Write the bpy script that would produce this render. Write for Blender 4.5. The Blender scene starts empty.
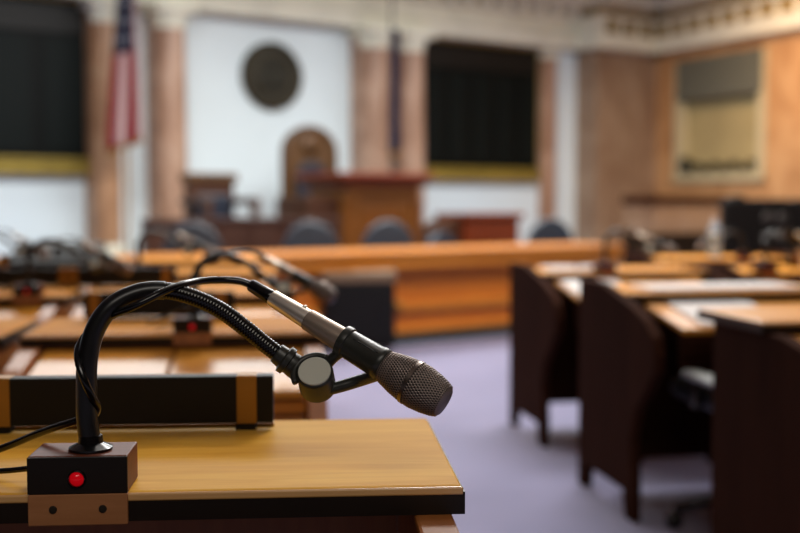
import bpy, bmesh, math, random
from mathutils import Vector, Matrix
random.seed(4)
SC = bpy.context.scene
COL = SC.collection
PI = math.pi
# ------------------------------------------------------------------ camera geometry
FPX = 800 * 50 / 36.0
CAMZ = 1.07
PITCH = math.atan(63.5 / FPX)
FW = Vector((0, math.cos(PITCH), -math.sin(PITCH)))
UP = Vector((0, math.sin(PITCH), math.cos(PITCH)))
EYE = Vector((0, 0, CAMZ))
def ray(px, py):
    return FW + Vector((1, 0, 0)) * ((px - 400) / FPX) - UP * ((py - 266.5) / FPX)
def P(px, py, Y):
    r = ray(px, py); return EYE + r * (Y / r.y)
def G(px, py, z):
    r = ray(px, py); return EYE + r * ((z - CAMZ) / r.z)
# back wall frame: u along the wall, n towards the room
WA = math.atan2(1111, 1580)
U = Vector((math.cos(WA), math.sin(WA), 0)); N = Vector((math.sin(WA), -math.cos(WA), 0))
O = Vector((-1.34, 16.0, 0))
def W(u, n, z=0.0): return O + U * u + N * n + Vector((0, 0, z))
def uA(px, n):
    k = (px - 400) / FPX; b = O + N * n
    return (k * b.y - b.x) / (U.x - k * U.y)
def zA(py, u, n):
    Y = W(u, n).y
    return CAMZ + Y * math.tan(math.atan((266.5 - py) / FPX) - PITCH)

# ------------------------------------------------------------------ materials
def new_mat(name):
    m = bpy.data.materials.new(name); m.use_nodes = True
    nt = m.node_tree; return m, nt, nt.nodes['Principled BSDF']
def rgb(r, g, b):
    f = lambda c: (c / 255 / 12.92) if c / 255 <= .04045 else ((c / 255 + .055) / 1.055) ** 2.4
    return (f(r), f(g), f(b), 1)
def coords(nt, scale=(1, 1, 1), rot=(0, 0, 0)):
    tc = nt.nodes.new('ShaderNodeTexCoord'); mp = nt.nodes.new('ShaderNodeMapping')
    mp.inputs['Scale'].default_value = scale; mp.inputs['Rotation'].default_value = rot
    nt.links.new(tc.outputs['Object'], mp.inputs['Vector']); return mp.outputs['Vector']
def ramp(nt, fac, stops):
    r = nt.nodes.new('ShaderNodeValToRGB'); e = r.color_ramp.elements
    e[0].position, e[0].color = stops[0]; e[1].position, e[1].color = stops[-1]
    for p, c in stops[1:-1]:
        x = e.new(p); x.color = c
    nt.links.new(fac, r.inputs['Fac']); return r.outputs['Color']
def noise(nt, vec, scale, detail=4, rough=.55, dist=0):
    n = nt.nodes.new('ShaderNodeTexNoise'); n.inputs['Scale'].default_value = scale
    n.inputs['Detail'].default_value = detail; n.inputs['Roughness'].default_value = rough
    n.inputs['Distortion'].default_value = dist
    nt.links.new(vec, n.inputs['Vector']); return n.outputs['Fac']
def bump(nt, bs, h, strength, dist):
    b = nt.nodes.new('ShaderNodeBump'); b.inputs['Strength'].default_value = strength
    b.inputs['Distance'].default_value = dist
    nt.links.new(h, b.inputs['Height']); nt.links.new(b.outputs['Normal'], bs.inputs['Normal'])
def plain(name, c, rough=.5, metal=0, spec=.5, coat=0, var=.0, vscale=8):
    m, nt, bs = new_mat(name)
    bs.inputs['Roughness'].default_value = rough; bs.inputs['Metallic'].default_value = metal
    bs.inputs['Specular IOR Level'].default_value = spec; bs.inputs['Coat Weight'].default_value = coat
    c0 = rgb(*c)
    if var:
        f = noise(nt, coords(nt), vscale, 5)
        lo = tuple(x * (1 - var) for x in c0[:3]) + (1,); hi = tuple(min(1, x * (1 + var)) for x in c0[:3]) + (1,)
        nt.links.new(ramp(nt, f, [(.3, lo), (.7, hi)]), bs.inputs['Base Color'])
    else:
        bs.inputs['Base Color'].default_value = c0
    return m
def wood(name, c1, c2, rough=.35, scale=(2, 30, 30), spec=.5, coat=0.0, bmp=.08):
    m, nt, bs = new_mat(name)
    v = coords(nt, scale)
    f = noise(nt, v, 1.6, 8, .65, .6)
    f2 = noise(nt, coords(nt, tuple(s * .12 for s in scale)), 2.2, 3)
    mx = nt.nodes.new('ShaderNodeMath'); mx.operation = 'MULTIPLY_ADD'
    nt.links.new(f2, mx.inputs[0]); mx.inputs[1].default_value = .5
    sub = nt.nodes.new('ShaderNodeMath'); sub.operation = 'MULTIPLY'; sub.inputs[1].default_value = .5
    nt.links.new(f, sub.inputs[0]); nt.links.new(sub.outputs[0], mx.inputs[2])
    mid = tuple((a + b) / 2 for a, b in zip(c1, c2))
    nt.links.new(ramp(nt, mx.outputs[0], [(.32, rgb(*c1)), (.5, rgb(*mid)), (.68, rgb(*c2))]), bs.inputs['Base Color'])
    bs.inputs['Roughness'].default_value = rough; bs.inputs['Specular IOR Level'].default_value = spec
    bs.inputs['Coat Weight'].default_value = coat; bs.inputs['Coat Roughness'].default_value = .2
    if bmp: bump(nt, bs, f, bmp, .002)
    return m
def marble(name, stops, scale=1.5, rough=.4):
    m, nt, bs = new_mat(name)
    v = coords(nt, (1, 1, .55))
    f = noise(nt, v, scale, 8, .62, 1.2)
    nt.links.new(ramp(nt, f, stops), bs.inputs['Base Color'])
    bs.inputs['Roughness'].default_value = rough
    return m
def emit(name, c, s, base=(20, 10, 10)):
    m, nt, bs = new_mat(name)
    bs.inputs['Base Color'].default_value = rgb(*base); bs.inputs['Emission Color'].default_value = rgb(*c)
    bs.inputs['Emission Strength'].default_value = s; bs.inputs['Roughness'].default_value = .15
    return m
M = {}
M['oak'] = wood('honey_oak', (206, 140, 40), (244, 192, 84), .42, (3, 40, 40), .03)
M['oak_gloss'] = wood('polished_oak', (186, 114, 26), (224, 154, 54), .38, (3, 25, 25), .4, .15, .03)
M['oak_far'] = wood('orange_oak', (176, 90, 12), (206, 120, 30), .4, (3, 25, 25))
M['oak_light'] = wood('light_oak', (182, 106, 34), (208, 134, 54), .4, (3, 25, 25), .25)
M['oak_frame'] = wood('brown_oak', (104, 62, 22), (140, 88, 34), .42, (25, 25, 3))
M['dark'] = wood('dark_stained_edge', (20, 13, 8), (34, 23, 14), .4, (3, 30, 30), .35)
M['gable'] = wood('shade_darkened_walnut', (46, 25, 16), (64, 37, 25), .85, (20, 20, 3), .03)  # dark tone holds the shade of the aisle-facing desk sides
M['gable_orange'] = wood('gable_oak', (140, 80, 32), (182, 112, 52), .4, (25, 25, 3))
M['walnut'] = wood('box_walnut', (84, 38, 22), (128, 64, 40), .45, (8, 60, 60), .2)
M['tan'] = wood('tan_strip', (158, 104, 66), (180, 124, 82), .6, (8, 60, 60), .2)
M['mahog'] = wood('mahogany', (96, 36, 14), (128, 54, 24), .35, (4, 20, 20))
M['brown'] = wood('dark_brown_wood', (52, 28, 16), (80, 46, 26), .45, (4, 20, 20))
M['bronze'] = plain('dark_bronze', (66, 54, 30), .5, .4)
M['cab_top'] = plain('cabinet_top', (128, 102, 76), .5)
M['rost'] = wood('rostrum_oak', (88, 48, 13), (118, 68, 22), .42, (4, 20, 20), .3)
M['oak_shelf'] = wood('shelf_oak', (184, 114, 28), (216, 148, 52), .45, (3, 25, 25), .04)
M['arm_highlight'] = plain('highlight_grey_arm_pad', (150, 152, 148), .3)  # grey stands for the highlight on the chair arms
M['win_frame'] = plain('window_frame_paint', (192, 180, 146), .6)
M['edge_highlight'] = wood('edge_highlight_oak', (206, 150, 84), (232, 184, 120), .3, (3, 40, 40), .8, .5, 0)  # lighter oak tone carries the highlight along the desk edge
M['throne'] = wood('carved_brown', (66, 40, 14), (96, 62, 24), .5, (10, 10, 6))
M['black_rubber'] = plain('black_rubber', (16, 16, 17), .32, 0, .5)
M['black_gloss'] = plain('black_gloss', (12, 12, 13), .22, 0, .5)
M['black_metal'] = plain('black_steel', (64, 64, 62), .24, 1)
M['black_paint'] = plain('black_paint', (14, 11, 8), .5, 0, .3)
M['black_leather'] = plain('black_leather', (20, 20, 22), .3, 0, .5, var=.2, vscale=60)
M['clip'] = plain('clip_plastic', (46, 47, 42), .34, 0, .45)
M['disc'] = plain('grey_disc', (206, 206, 190), .55, .0)
M['silver'] = plain('satin_silver', (246, 238, 222), .32, .8)
M['bronze_tube'] = plain('brushed_tube', (168, 152, 136), .36, .6)
M['grille'] = plain('grille_wire', (138, 124, 116), .42, .6)
M['ring'] = plain('grille_ring', (120, 108, 100), .32, .9)
M['brass'] = plain('aged_brass', (158, 110, 38), .42, .35)
M['gold'] = plain('gold_paint', (150, 128, 52), .45, .25, var=.25, vscale=5)
M['led'] = emit('red_led', (235, 10, 26), .3, (190, 10, 24))
M['screw'] = plain('dark_screw', (58, 52, 44), .4, .6)
M['paper'] = plain('paper', (206, 198, 194), .7)
M['white_wall'] = plain('white_plaster', (228, 240, 245), .8, var=.03, vscale=1)
M['cream'] = plain('cream_plaster', (236, 233, 214), .7, var=.1, vscale=3)
M['cream_gold'] = plain('gilded_cream', (146, 118, 56), .6, var=.35, vscale=14)
M['marble'] = marble('pink_marble', [(.3, rgb(140, 102, 80)), (.5, rgb(180, 142, 118)), (.72, rgb(204, 172, 150))], 2.2)
M['marble_tan'] = marble('tan_marble', [(.3, rgb(146, 104, 74)), (.5, rgb(182, 138, 104)), (.72, rgb(204, 168, 134))], 2.2)
M['marble_wall'] = marble('brown_marble', [(.3, rgb(126, 96, 74)), (.5, rgb(148, 122, 100)), (.72, rgb(168, 144, 122))], 1.6, .5)
M['marble_warm'] = marble('warm_marble', [(.3, rgb(156, 110, 70)), (.5, rgb(188, 142, 96)), (.72, rgb(206, 164, 118))], 1.6, .5)
M['board'] = plain('board_glass', (7, 10, 9), .5, 0, .12)
M['board_slat'] = plain('board_slat', (12, 19, 18), .5, 0, .12)
M['seal'] = plain('bronze_seal', (40, 36, 25), .5, .5, var=.35, vscale=9)
M['blue_leather'] = plain('blue_grey_leather', (44, 56, 70), .42, var=.2, vscale=30)
M['navy'] = plain('navy_pad', (24, 30, 44), .5)
M['navy_cloth'] = plain('navy_flag', (22, 28, 58), .8)
M['grey_metal'] = plain('grey_pole', (120, 118, 112), .4, .6)
M['green_base'] = plain('green_marble_base', (36, 50, 40), .4)
M['blind'] = plain('grey_blind', (96, 96, 84), .7)
M['beige_panel'] = plain('beige_panel', (172, 156, 112), .5, var=.12, vscale=2)
M['leaf'] = plain('dark_leaf', (40, 40, 26), .7)
M['ceil'] = plain('ceiling_paint', (196, 184, 160), .8, var=.05, vscale=1)
M['rack'] = plain('dark_bench', (20, 15, 11), .5, 0, .2)
M['rack_btn'] = plain('dark_button', (52, 44, 38), .35)
M['blue_plastic'] = plain('blue_plastic', (40, 52, 130), .3)
M['bottle'] = plain('clear_plastic', (206, 222, 230), .15)
M['bottle'].node_tree.nodes['Principled BSDF'].inputs['Transmission Weight'].default_value = .55
def carpet_mat():
    m, nt, bs = new_mat('lavender_carpet')
    v = coords(nt)
    f = noise(nt, v, 1.1, 3); f2 = noise(nt, v, 160, 2)
    c1 = ramp(nt, f, [(.3, rgb(104, 104, 146)), (.7, rgb(134, 131, 172))])
    mix = nt.nodes.new('ShaderNodeMix'); mix.data_type = 'RGBA'; mix.blend_type = 'MULTIPLY'
    mix.inputs['Factor'].default_value = .5
    nt.links.new(c1, mix.inputs[6]); nt.links.new(ramp(nt, f2, [(.35, (.75, .75, .75, 1)), (.65, (1, 1, 1, 1))]), mix.inputs[7])
    nt.links.new(mix.outputs[2], bs.inputs['Base Color'])
    bs.inputs['Roughness'].default_value = .9
    bs.inputs['Sheen Weight'].default_value = 1; bs.inputs['Sheen Roughness'].default_value = .4
    bump(nt, bs, f2, .3, .003)
    return m
M['carpet'] = carpet_mat()
def flag_mat():
    m, nt, bs = new_mat('striped_flag')
    tc = nt.nodes.new('ShaderNodeTexCoord'); sp = nt.nodes.new('ShaderNodeSeparateXYZ')
    nt.links.new(tc.outputs['UV'], sp.inputs[0])
    def mth(op, a, b=None):
        n = nt.nodes.new('ShaderNodeMath'); n.operation = op
        for i, x in enumerate((a, b)):
            if x is None: continue
            if isinstance(x, (int, float)): n.inputs[i].default_value = x
            else: nt.links.new(x, n.inputs[i])
        return n.outputs[0]
    fr = mth('FRACT', mth('MULTIPLY', sp.outputs['X'], 1.8))
    st = mth('LESS_THAN', fr, .5)
    can = mth('MULTIPLY', mth('GREATER_THAN', sp.outputs['Y'], .58), mth('LESS_THAN', sp.outputs['X'], .8))
    vo = nt.nodes.new('ShaderNodeTexVoronoi'); vo.inputs['Scale'].default_value = 9; vo.inputs['Randomness'].default_value = 0
    nt.links.new(tc.outputs['UV'], vo.inputs['Vector'])
    star = mth('LESS_THAN', vo.outputs['Distance'], .2)
    def mix(f, a, b):
        n = nt.nodes.new('ShaderNodeMix'); n.data_type = 'RGBA'; nt.links.new(f, n.inputs['Factor'])
        for i, x in ((6, a), (7, b)):
            if isinstance(x, tuple): n.inputs[i].default_value = x
            else: nt.links.new(x, n.inputs[i])
        return n.outputs[2]
    stripes = mix(st, rgb(200, 176, 174), rgb(134, 6, 26)); blue = mix(star, rgb(16, 20, 48), rgb(150, 150, 160))
    nt.links.new(mix(can, stripes, blue), bs.inputs['Base Color']); bs.inputs['Roughness'].default_value = .8
    return m
M['flag'] = flag_mat()

# ------------------------------------------------------------------ mesh building
def tagp(o, label, cat, group=None, kind=None):
    if label: o['label'] = label
    if cat: o['category'] = cat
    if group: o['group'] = group
    if kind: o['kind'] = kind
    return o
def link(name, bm, mat, parent=None, smooth=False, bevel=0, seg=2):
    bmesh.ops.recalc_face_normals(bm, faces=bm.faces[:])
    me = bpy.data.meshes.new(name); bm.to_mesh(me); bm.free()
    o = bpy.data.objects.new(name, me); COL.objects.link(o)
    for mm in (mat if isinstance(mat, (list, tuple)) else [mat]): me.materials.append(mm)
    if parent: o.parent = parent
    if smooth:
        for p in me.polygons: p.use_smooth = True
        if smooth == 'auto': me.set_sharp_from_angle(angle=math.radians(38))
    if bevel:
        b = o.modifiers.new('bevel', 'BEVEL'); b.width = bevel; b.segments = seg; b.limit_method = 'ANGLE'
        b.angle_limit = math.radians(40)
    return o
def empty(name, loc, rz=0, label=None, cat=None, group=None):
    o = bpy.data.objects.new(name, None); COL.objects.link(o)
    o.location = loc; o.rotation_euler = (0, 0, rz); o.empty_display_size = .1
    return tagp(o, label, cat, group)
def B():
    return bmesh.new()
def box(bm, x0, x1, y0, y1, z0, z1, mtx=None):
    vs = [bm.verts.new((x, y, z)) for z in (z0, z1) for y in (y0, y1) for x in (x0, x1)]
    if mtx:
        for v in vs: v.co = mtx @ v.co
    for f in ((0, 1, 3, 2), (4, 5, 7, 6), (0, 1, 5, 4), (2, 3, 7, 6), (0, 2, 6, 4), (1, 3, 7, 5)):
        bm.faces.new([vs[i] for i in f])
    return bm
def frame_of(d):
    d = d.normalized(); a = Vector((0, 0, 1)) if abs(d.z) < .9 else Vector((1, 0, 0))
    x = d.cross(a).normalized(); return x, d.cross(x).normalized()
def lathe(bm, a, axis, prof, seg=32, cap=True, rfun=None):
    """prof: (distance along the axis, radius)"""
    axis = axis.normalized(); x, y = frame_of(axis); rings = []
    for s, r in prof:
        ring = []
        for k in range(seg):
            t = 2 * PI * k / seg
            rr = r if rfun is None else rfun(s, r, t)
            ring.append(bm.verts.new(a + axis * s + (x * math.cos(t) + y * math.sin(t)) * max(rr, 1e-5)))
        rings.append(ring)
    for p, q in zip(rings, rings[1:]):
        for k in range(seg):
            bm.faces.new((p[k], p[(k + 1) % seg], q[(k + 1) % seg], q[k]))
    if cap:
        bm.faces.new(rings[0]); bm.faces.new(rings[-1])
    return bm
def cyl(bm, a, b, r, seg=20, r2=None):
    return lathe(bm, a, b - a, [(0, r), ((b - a).length, r if r2 is None else r2)], seg)
def spline(pts, per=8):
    out = []; n = len(pts)
    for i in range(n - 1):
        p0, p1, p2, p3 = pts[max(i - 1, 0)], pts[i], pts[i + 1], pts[min(i + 2, n - 1)]
        for k in range(per):
            t = k / per
            out.append(.5 * ((2 * p1) + (p2 - p0) * t + (2 * p0 - 5 * p1 + 4 * p2 - p3) * t * t + (3 * p1 - p0 - 3 * p2 + p3) * t ** 3))
    out.append(pts[-1].copy()); return out
def resample(pts, step):
    out = [pts[0].copy()]; acc = 0
    for a, b in zip(pts, pts[1:]):
        L = (b - a).length; d = step - acc
        while d <= L:
            out.append(a.lerp(b, d / L)); d += step
        acc = (acc + L) % step if L else acc
    return out
def tube(bm, pts, rad, seg=14):
    """rad: number or a function of (index, arc length)"""
    d = (pts[1] - pts[0]).normalized(); x, y = frame_of(d); rings = []; s = 0
    for i, p in enumerate(pts):
        if i: s += (p - pts[i - 1]).length
        t = (pts[min(i + 1, len(pts) - 1)] - pts[max(i - 1, 0)]).normalized()
        x = (x - t * x.dot(t)).normalized(); y = t.cross(x)
        r = rad(i, s) if callable(rad) else rad
        rings.append([bm.verts.new(p + (x * math.cos(2 * PI * k / seg) + y * math.sin(2 * PI * k / seg)) * r) for k in range(seg)])
    for p, q in zip(rings, rings[1:]):
        for k in range(seg):
            bm.faces.new((p[k], p[(k + 1) % seg], q[(k + 1) % seg], q[k]))
    bm.faces.new(rings[0]); bm.faces.new(rings[-1]); return bm
def prism(bm, poly, f, t0, t1):
    """poly of 2D points, f(a, b, t) -> Vector"""
    lo = [bm.verts.new(f(a, b, t0)) for a, b in poly]; hi = [bm.verts.new(f(a, b, t1)) for a, b in poly]
    bm.faces.new(lo); bm.faces.new(hi); n = len(poly)
    for i in range(n): bm.faces.new((lo[i], lo[(i + 1) % n], hi[(i + 1) % n], hi[i]))
    return bm
def sphere(bm, c, r, sx=1, sy=1, sz=1, u=16, v=10):
    bmesh.ops.create_uvsphere(bm, u_segments=u, v_segments=v, radius=r,
                              matrix=Matrix.Translation(c) @ Matrix.Diagonal((sx, sy, sz, 1)))
    return bm
KIDS = {}
def copy_tree(o, parent=None):
    c = o.copy(); COL.objects.link(c)
    if parent:
        c.parent = parent; c.matrix_parent_inverse = o.matrix_parent_inverse.copy()
    for ch in [x for x in bpy.data.objects if x.parent == o]: copy_tree(ch, c)
    return c
def struct(o): o['kind'] = 'structure'; return o

# ------------------------------------------------------------------ room shell
CEIL = 4.5
UL, NR = -15.0, 19.0
US = uA(568, 0)                       # where the white wall ends and the marble pier steps forward
STEP = .65
UR = uA(655, STEP)                    # corner with the right wall
def wallbox(name, mat, u0, u1, n0, n1, z0, z1):
    e = B()
    vs = [W(u, n, z) for z in (z0, z1) for n in (n0, n1) for u in (u0, u1)]
    vv = [e.verts.new(v) for v in vs]
    for f in ((0, 1, 3, 2), (4, 5, 7, 6), (0, 1, 5, 4), (2, 3, 7, 6), (0, 2, 6, 4), (1, 3, 7, 5)):
        e.faces.new([vv[i] for i in f])
    return link(name, e, mat)
struct(wallbox('floor', M['carpet'], UL - .2, UR + .2, -.2, NR + .2, -.1, 0))
struct(wallbox('ceiling', M['ceil'], UL - .2, UR + .2, -.2, NR + .2, CEIL, CEIL + .1))
struct(wallbox('wall_back', M['white_wall'], UL - .2, US, -.2, 0, 0, CEIL))
struct(wallbox('wall_pier', M['marble_wall'], US, UR, -.2, STEP, 0, CEIL))
CR = W(UR, STEP)
_d = Vector((-540, FPX, 0)).normalized(); DR = -_d; XR = Vector((-DR.y, DR.x, 0))
def RW(d, n, z=0.0): return CR + DR * (n - STEP) + XR * d + Vector((0, 0, z))
# right wall with an opening for the window
def sR(px):                            # distance n along the right wall for a picture column
    k = (px - 400) / FPX; b = CR
    return STEP + (k * b.y - b.x) / (DR.x - k * DR.y)
wn0, wn1 = sR(676), sR(764)
def zR(py, n):
    Y = RW(0, n).y
    return CAMZ + Y * math.tan(math.atan((266.5 - py) / FPX) - PITCH)
wz1 = zR(55, (wn0 + wn1) / 2); wz0 = zR(181, (wn0 + wn1) / 2)
e = B()
def rb(bm, n0, n1, z0, z1, d0=0.0, d1=.3):
    vv = [bm.verts.new(RW(d, n, z)) for z in (z0, z1) for n in (n0, n1) for d in (d0, d1)]
    for f in ((0, 1, 3, 2), (4, 5, 7, 6), (0, 1, 5, 4), (2, 3, 7, 6), (0, 2, 6, 4), (1, 3, 7, 5)):
        bm.faces.new([vv[i] for i in f])
rb(e, STEP, wn0, 0, CEIL); rb(e, wn1, NR, 0, CEIL); rb(e, wn0, wn1, 0, wz0); rb(e, wn0, wn1, wz1, CEIL)
struct(link('wall_right', e, M['marble_warm']))
struct(wallbox('wall_left', M['gable'], UL - .2, UL, 0, NR, 0, CEIL))
struct(wallbox('wall_rear', M['gable'], UL, UR, NR, NR + .2, 0, CEIL))
# entablature over the back wall, pier and right wall (dentils are pattern in the trim)
def entab(bm, f, a0, a1, deep):
    for z0, z1, d in ((3.60, 3.78, .30), (3.78, 3.83, .36), (3.83, 4.06, .28), (4.06, 4.12, .38), (4.26, 4.38, .62), (4.38, 4.46, .72)):
        f(bm, a0, a1, z0, z1, d * deep)
def eb(bm, a0, a1, z0, z1, d):
    vv = [bm.verts.new(W(u, n, z)) for z in (z0, z1) for n in (-.05, d) for u in (a0, a1)]
    for f in ((0, 1, 3, 2), (4, 5, 7, 6), (0, 1, 5, 4), (2, 3, 7, 6), (0, 2, 6, 4), (1, 3, 7, 5)):
        bm.faces.new([vv[i] for i in f])
e = B(); entab(e, eb, -9.5, US, 1.25); struct(link('trim_1', e, M['cream']))
e = B()
def eb2(bm, a0, a1, z0, z1, d): eb(bm, a0 - d * .0, a1, z0, z1, STEP + d)
entab(e, eb2, US - .2, UR, .75); struct(link('trim_2', e, M['cream']))
e = B()
def er(bm, a0, a1, z0, z1, d): rb(bm, a0, a1, z0, z1, -d, .05)
entab(e, er, STEP, 7.0, .75); struct(link('trim_3', e, M['cream']))
e = B()
eb(e, -9.5, US, 4.12, 4.26, .42); eb(e, US - .2, UR, 4.12, 4.26, STEP + .26); rb(e, STEP, 7.0, 4.12, 4.26, -.26, .05)
struct(link('trim_6', e, M['cream_gold']))
e = B()
u = US
while u < UR - .3: eb(e, u, u + .2, 3.83, 4.03, STEP + .27); u += .4
n = STEP + .3
while n < 7: rb(e, n, n + .2, 3.83, 4.03, -.27, 0); n += .4
struct(link('trim_7', e, M['cream_gold'])); e = B()
u = -9.4
while u < US: eb(e, u, u + .16, 4.08, 4.27, .58); u += .36
struct(link('trim_4', e, M['cream']))
# painted jamb strip at the end of the white wall
struct(wallbox('trim_5', M['white_wall'], uA(556, .1), US, 0, .16, 0, 3.6))

# window in the right wall
wroot = empty('window_1', RW(0, (wn0 + wn1) / 2, wz0)); wroot['kind'] = 'structure'
def wpart(name, mat, fn):
    bm = B(); fn(bm); bm.transform(Matrix.Translation(-wroot.location)); return link(name, bm, mat, wroot, bevel=0)
fw = .12
def f_frame(bm):
    rb(bm, wn0 - .02, wn0 + fw, wz0, wz1 - .06, -.06, .16); rb(bm, wn1 - fw, wn1 + .02, wz0, wz1 - .06, -.06, .16)
    rb(bm, wn0 - .02, wn1 + .02, wz0, wz0 + fw, -.08, .16); rb(bm, wn0 - .02, wn1 + .02, wz1 - .1, wz1, -.04, .16)
wpart('window_frame', M['win_frame'], f_frame)
wpart('pane', M['beige_panel'], lambda bm: rb(bm, wn0 + fw, wn1 - fw, wz0 + fw, wz1 - .1, .12, .15))
wpart('roller_blind', M['blind'], lambda bm: rb(bm, wn0 + fw - .05, wn1 - .03, wz1 - .66, wz1 + .0, -.09, -.065))
def f_orn(bm):
    k = 9
    for i in range(k):
        nn = wn0 + fw + .1 + (wn1 - wn0 - 2 * fw - .1) * i / (k - 1)
        sphere(bm, RW(.06, nn, wz0 + fw + .09 + .05 * (i % 2)), .085, 1, 1, .8, 10, 6)
    sphere(bm, RW(.02, wn0 + fw + .05, wz0 + fw + .12), .11, 1, 1, 1.8, 10, 8)
wpart('scroll_ornament', M['leaf'], f_orn)

# ------------------------------------------------------------------ back wall furnishings
def wroot_(name, u, n, z, label, cat, group=None): return empty(name, W(u, n, z), WA, label, cat, group)
def column(px0, px1, label, mat):
    u0, u1 = uA(px0, .3), uA(px1, .3); uc = (u0 + u1) / 2; r = min((u1 - u0) / 2, .24)
    t = wroot_('marble_column', uc, .3, 0, label, 'column', None)
    bm = B(); box(bm, -r * .95, r * .95, .0, .298, 0, 3.6); link('pilaster', bm, mat, t)
    bm = B(); lathe(bm, Vector((0, 0, .55)), Vector((0, 0, 1)), [(0, r), (1.4, r * .99), (2.75, r * .92)], 32); link('shaft', bm, mat, t, 'auto')
    bm = B(); lathe(bm, Vector((0, 0, .3)), Vector((0, 0, 1)), [(0, r * 1.25), (.1, r * 1.25), (.14, r * 1.12), (.18, r * 1.2), (.25, r)], 32)
    box(bm, -r * 1.3, r * 1.3, -r * 1.3, r * 1.2, 0, .3); link('base', bm, M['cream'], t)
    bm = B(); lathe(bm, Vector((0, 0, 3.3)), Vector((0, 0, 1)), [(0, r * .92), (.06, r * 1.0), (.08, r * .95), (.2, r * 1.2)], 32)
    box(bm, -r * 1.3, r * 1.3, -r * 1.3, r * 1.2, 3.5, 3.6); link('capital', bm, M['cream'], t)
    return t
column(93, 121, 'tan marble column just right of the left dark voting board, partly behind the striped flag', M['marble_tan'])
column(156, 187, 'pink marble column at the left edge of the white bay with the round seal', M['marble'])
column(361, 388, 'pink marble column at the right edge of the white bay with the round seal', M['marble'])
column(399, 422, 'pink marble column between the dark blue flag and the right voting board', M['marble'])
# flat pilaster at the right of the boards
p = wroot_('marble_pilaster', (uA(540, .1) + uA(556, .1)) / 2, .003, 0, 'narrow flat pink marble pilaster right of the right voting board', 'pilaster')
hw = (uA(556, .1) - uA(540, .1)) / 2 - .03
bm = B(); box(bm, -hw, hw, -.12, 0, 0.3, 3.45); link('shaft', bm, M['marble'], p, bevel=.01)
bm = B(); box(bm, -hw - .0, hw + .02, -.15, 0, 0, .3); link('base', bm, M['cream'], p, bevel=.01)
bm = B(); box(bm, -hw - .02, hw + .02, -.15, 0, 3.45, 3.6); link('capital', bm, M['cream'], p, bevel=.01)

def board(px0, px1, ncol, label, u0=None):
    u1 = uA(px1, .1) + .05; u0 = uA(px0, .1) - .08 if u0 is None else u0; uc = (u0 + u1) / 2; w = (u1 - u0) / 2
    z0, z1 = 1.42, 3.56
    t = wroot_('voting_board', uc, 0, z0, label, 'board', 'dark voting boards on the back wall')
    h = z1 - z0
    bm = B(); box(bm, -w, w, -.08, 0, .22, h); link('panel', bm, M['board'], t)
    bm = B(); box(bm, -w - .05, -w, -.12, 0, .2, h + .02); box(bm, w, w + .025, -.09, 0, .2, h + .02); box(bm, -w - .05, w + .025, -.14, 0, h, h + .06)
    link('frame', bm, M['gold'], t, bevel=.01)
    bm = B(); box(bm, -w - .05, w + .0, -.16, 0, 0, .16); box(bm, -w - .06, w + .0, -.2, 0, .16, .21); link('ledge', bm, M['gold'], t, bevel=.015)
    for k in range(ncol):
        x = -w + 2 * w * (k + .5) / ncol
        bm = B(); box(bm, x - w / ncol * .72, x + w / ncol * .72, -.095, -.078, .3, h - .45); link('name_column', bm, M['board_slat'], t)
    bm = B(); box(bm, -w + .04, w - .04, -.1, -.078, h - .38, h - .06); link('header', bm, M['black_paint'], t)
board(0, 88, 4, 'tall dark voting board with gold ledge at the left end of the back wall', uA(88, .1) - 2.55)
board(424, 535, 5, 'dark voting board with gold ledge to the right of the dark blue flag')

# round seal
us = uA(273.5, .05); zs = zA(76, us, .05)
t = wroot_('round_seal', us, .004, zs, 'dark bronze round seal hanging on the white bay above the tall arched chair', 'seal')
r = .47
bm = B(); lathe(bm, Vector((0, 0, 0)), Vector((0, -1, 0)), [(0, r * .95), (.05, r * .95)], 48); link('disc', bm, M['seal'], t, 'auto')
bm = B(); lathe(bm, Vector((0, 0, 0)), Vector((0, -1, 0)), [(0, r * .93), (0, r), (.07, r), (.09, r * .97), (.08, r * .92), (.05, r * .9)], 48, cap=False); link('rim', bm, M['bronze'], t, 'auto')
bm = B(); lathe(bm, Vector((0, -.05, 0)), Vector((0, -1, 0)), [(0, r * .66), (.02, r * .66), (.025, r * .63), (.02, r * .6), (0, r * .6)], 48, cap=False); link('inner_ring', bm, M['bronze'], t, 'auto')
for sx in (-1, 1):
    bm = B(); sphere(bm, Vector((sx * .09, -.05, .13)), .05, 1, .6, 1.1)
    sphere(bm, Vector((sx * .1, -.05, -.05)), .09, .8, .35, 1.6); link('relief_figure', bm, M['seal'], t, True)

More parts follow.
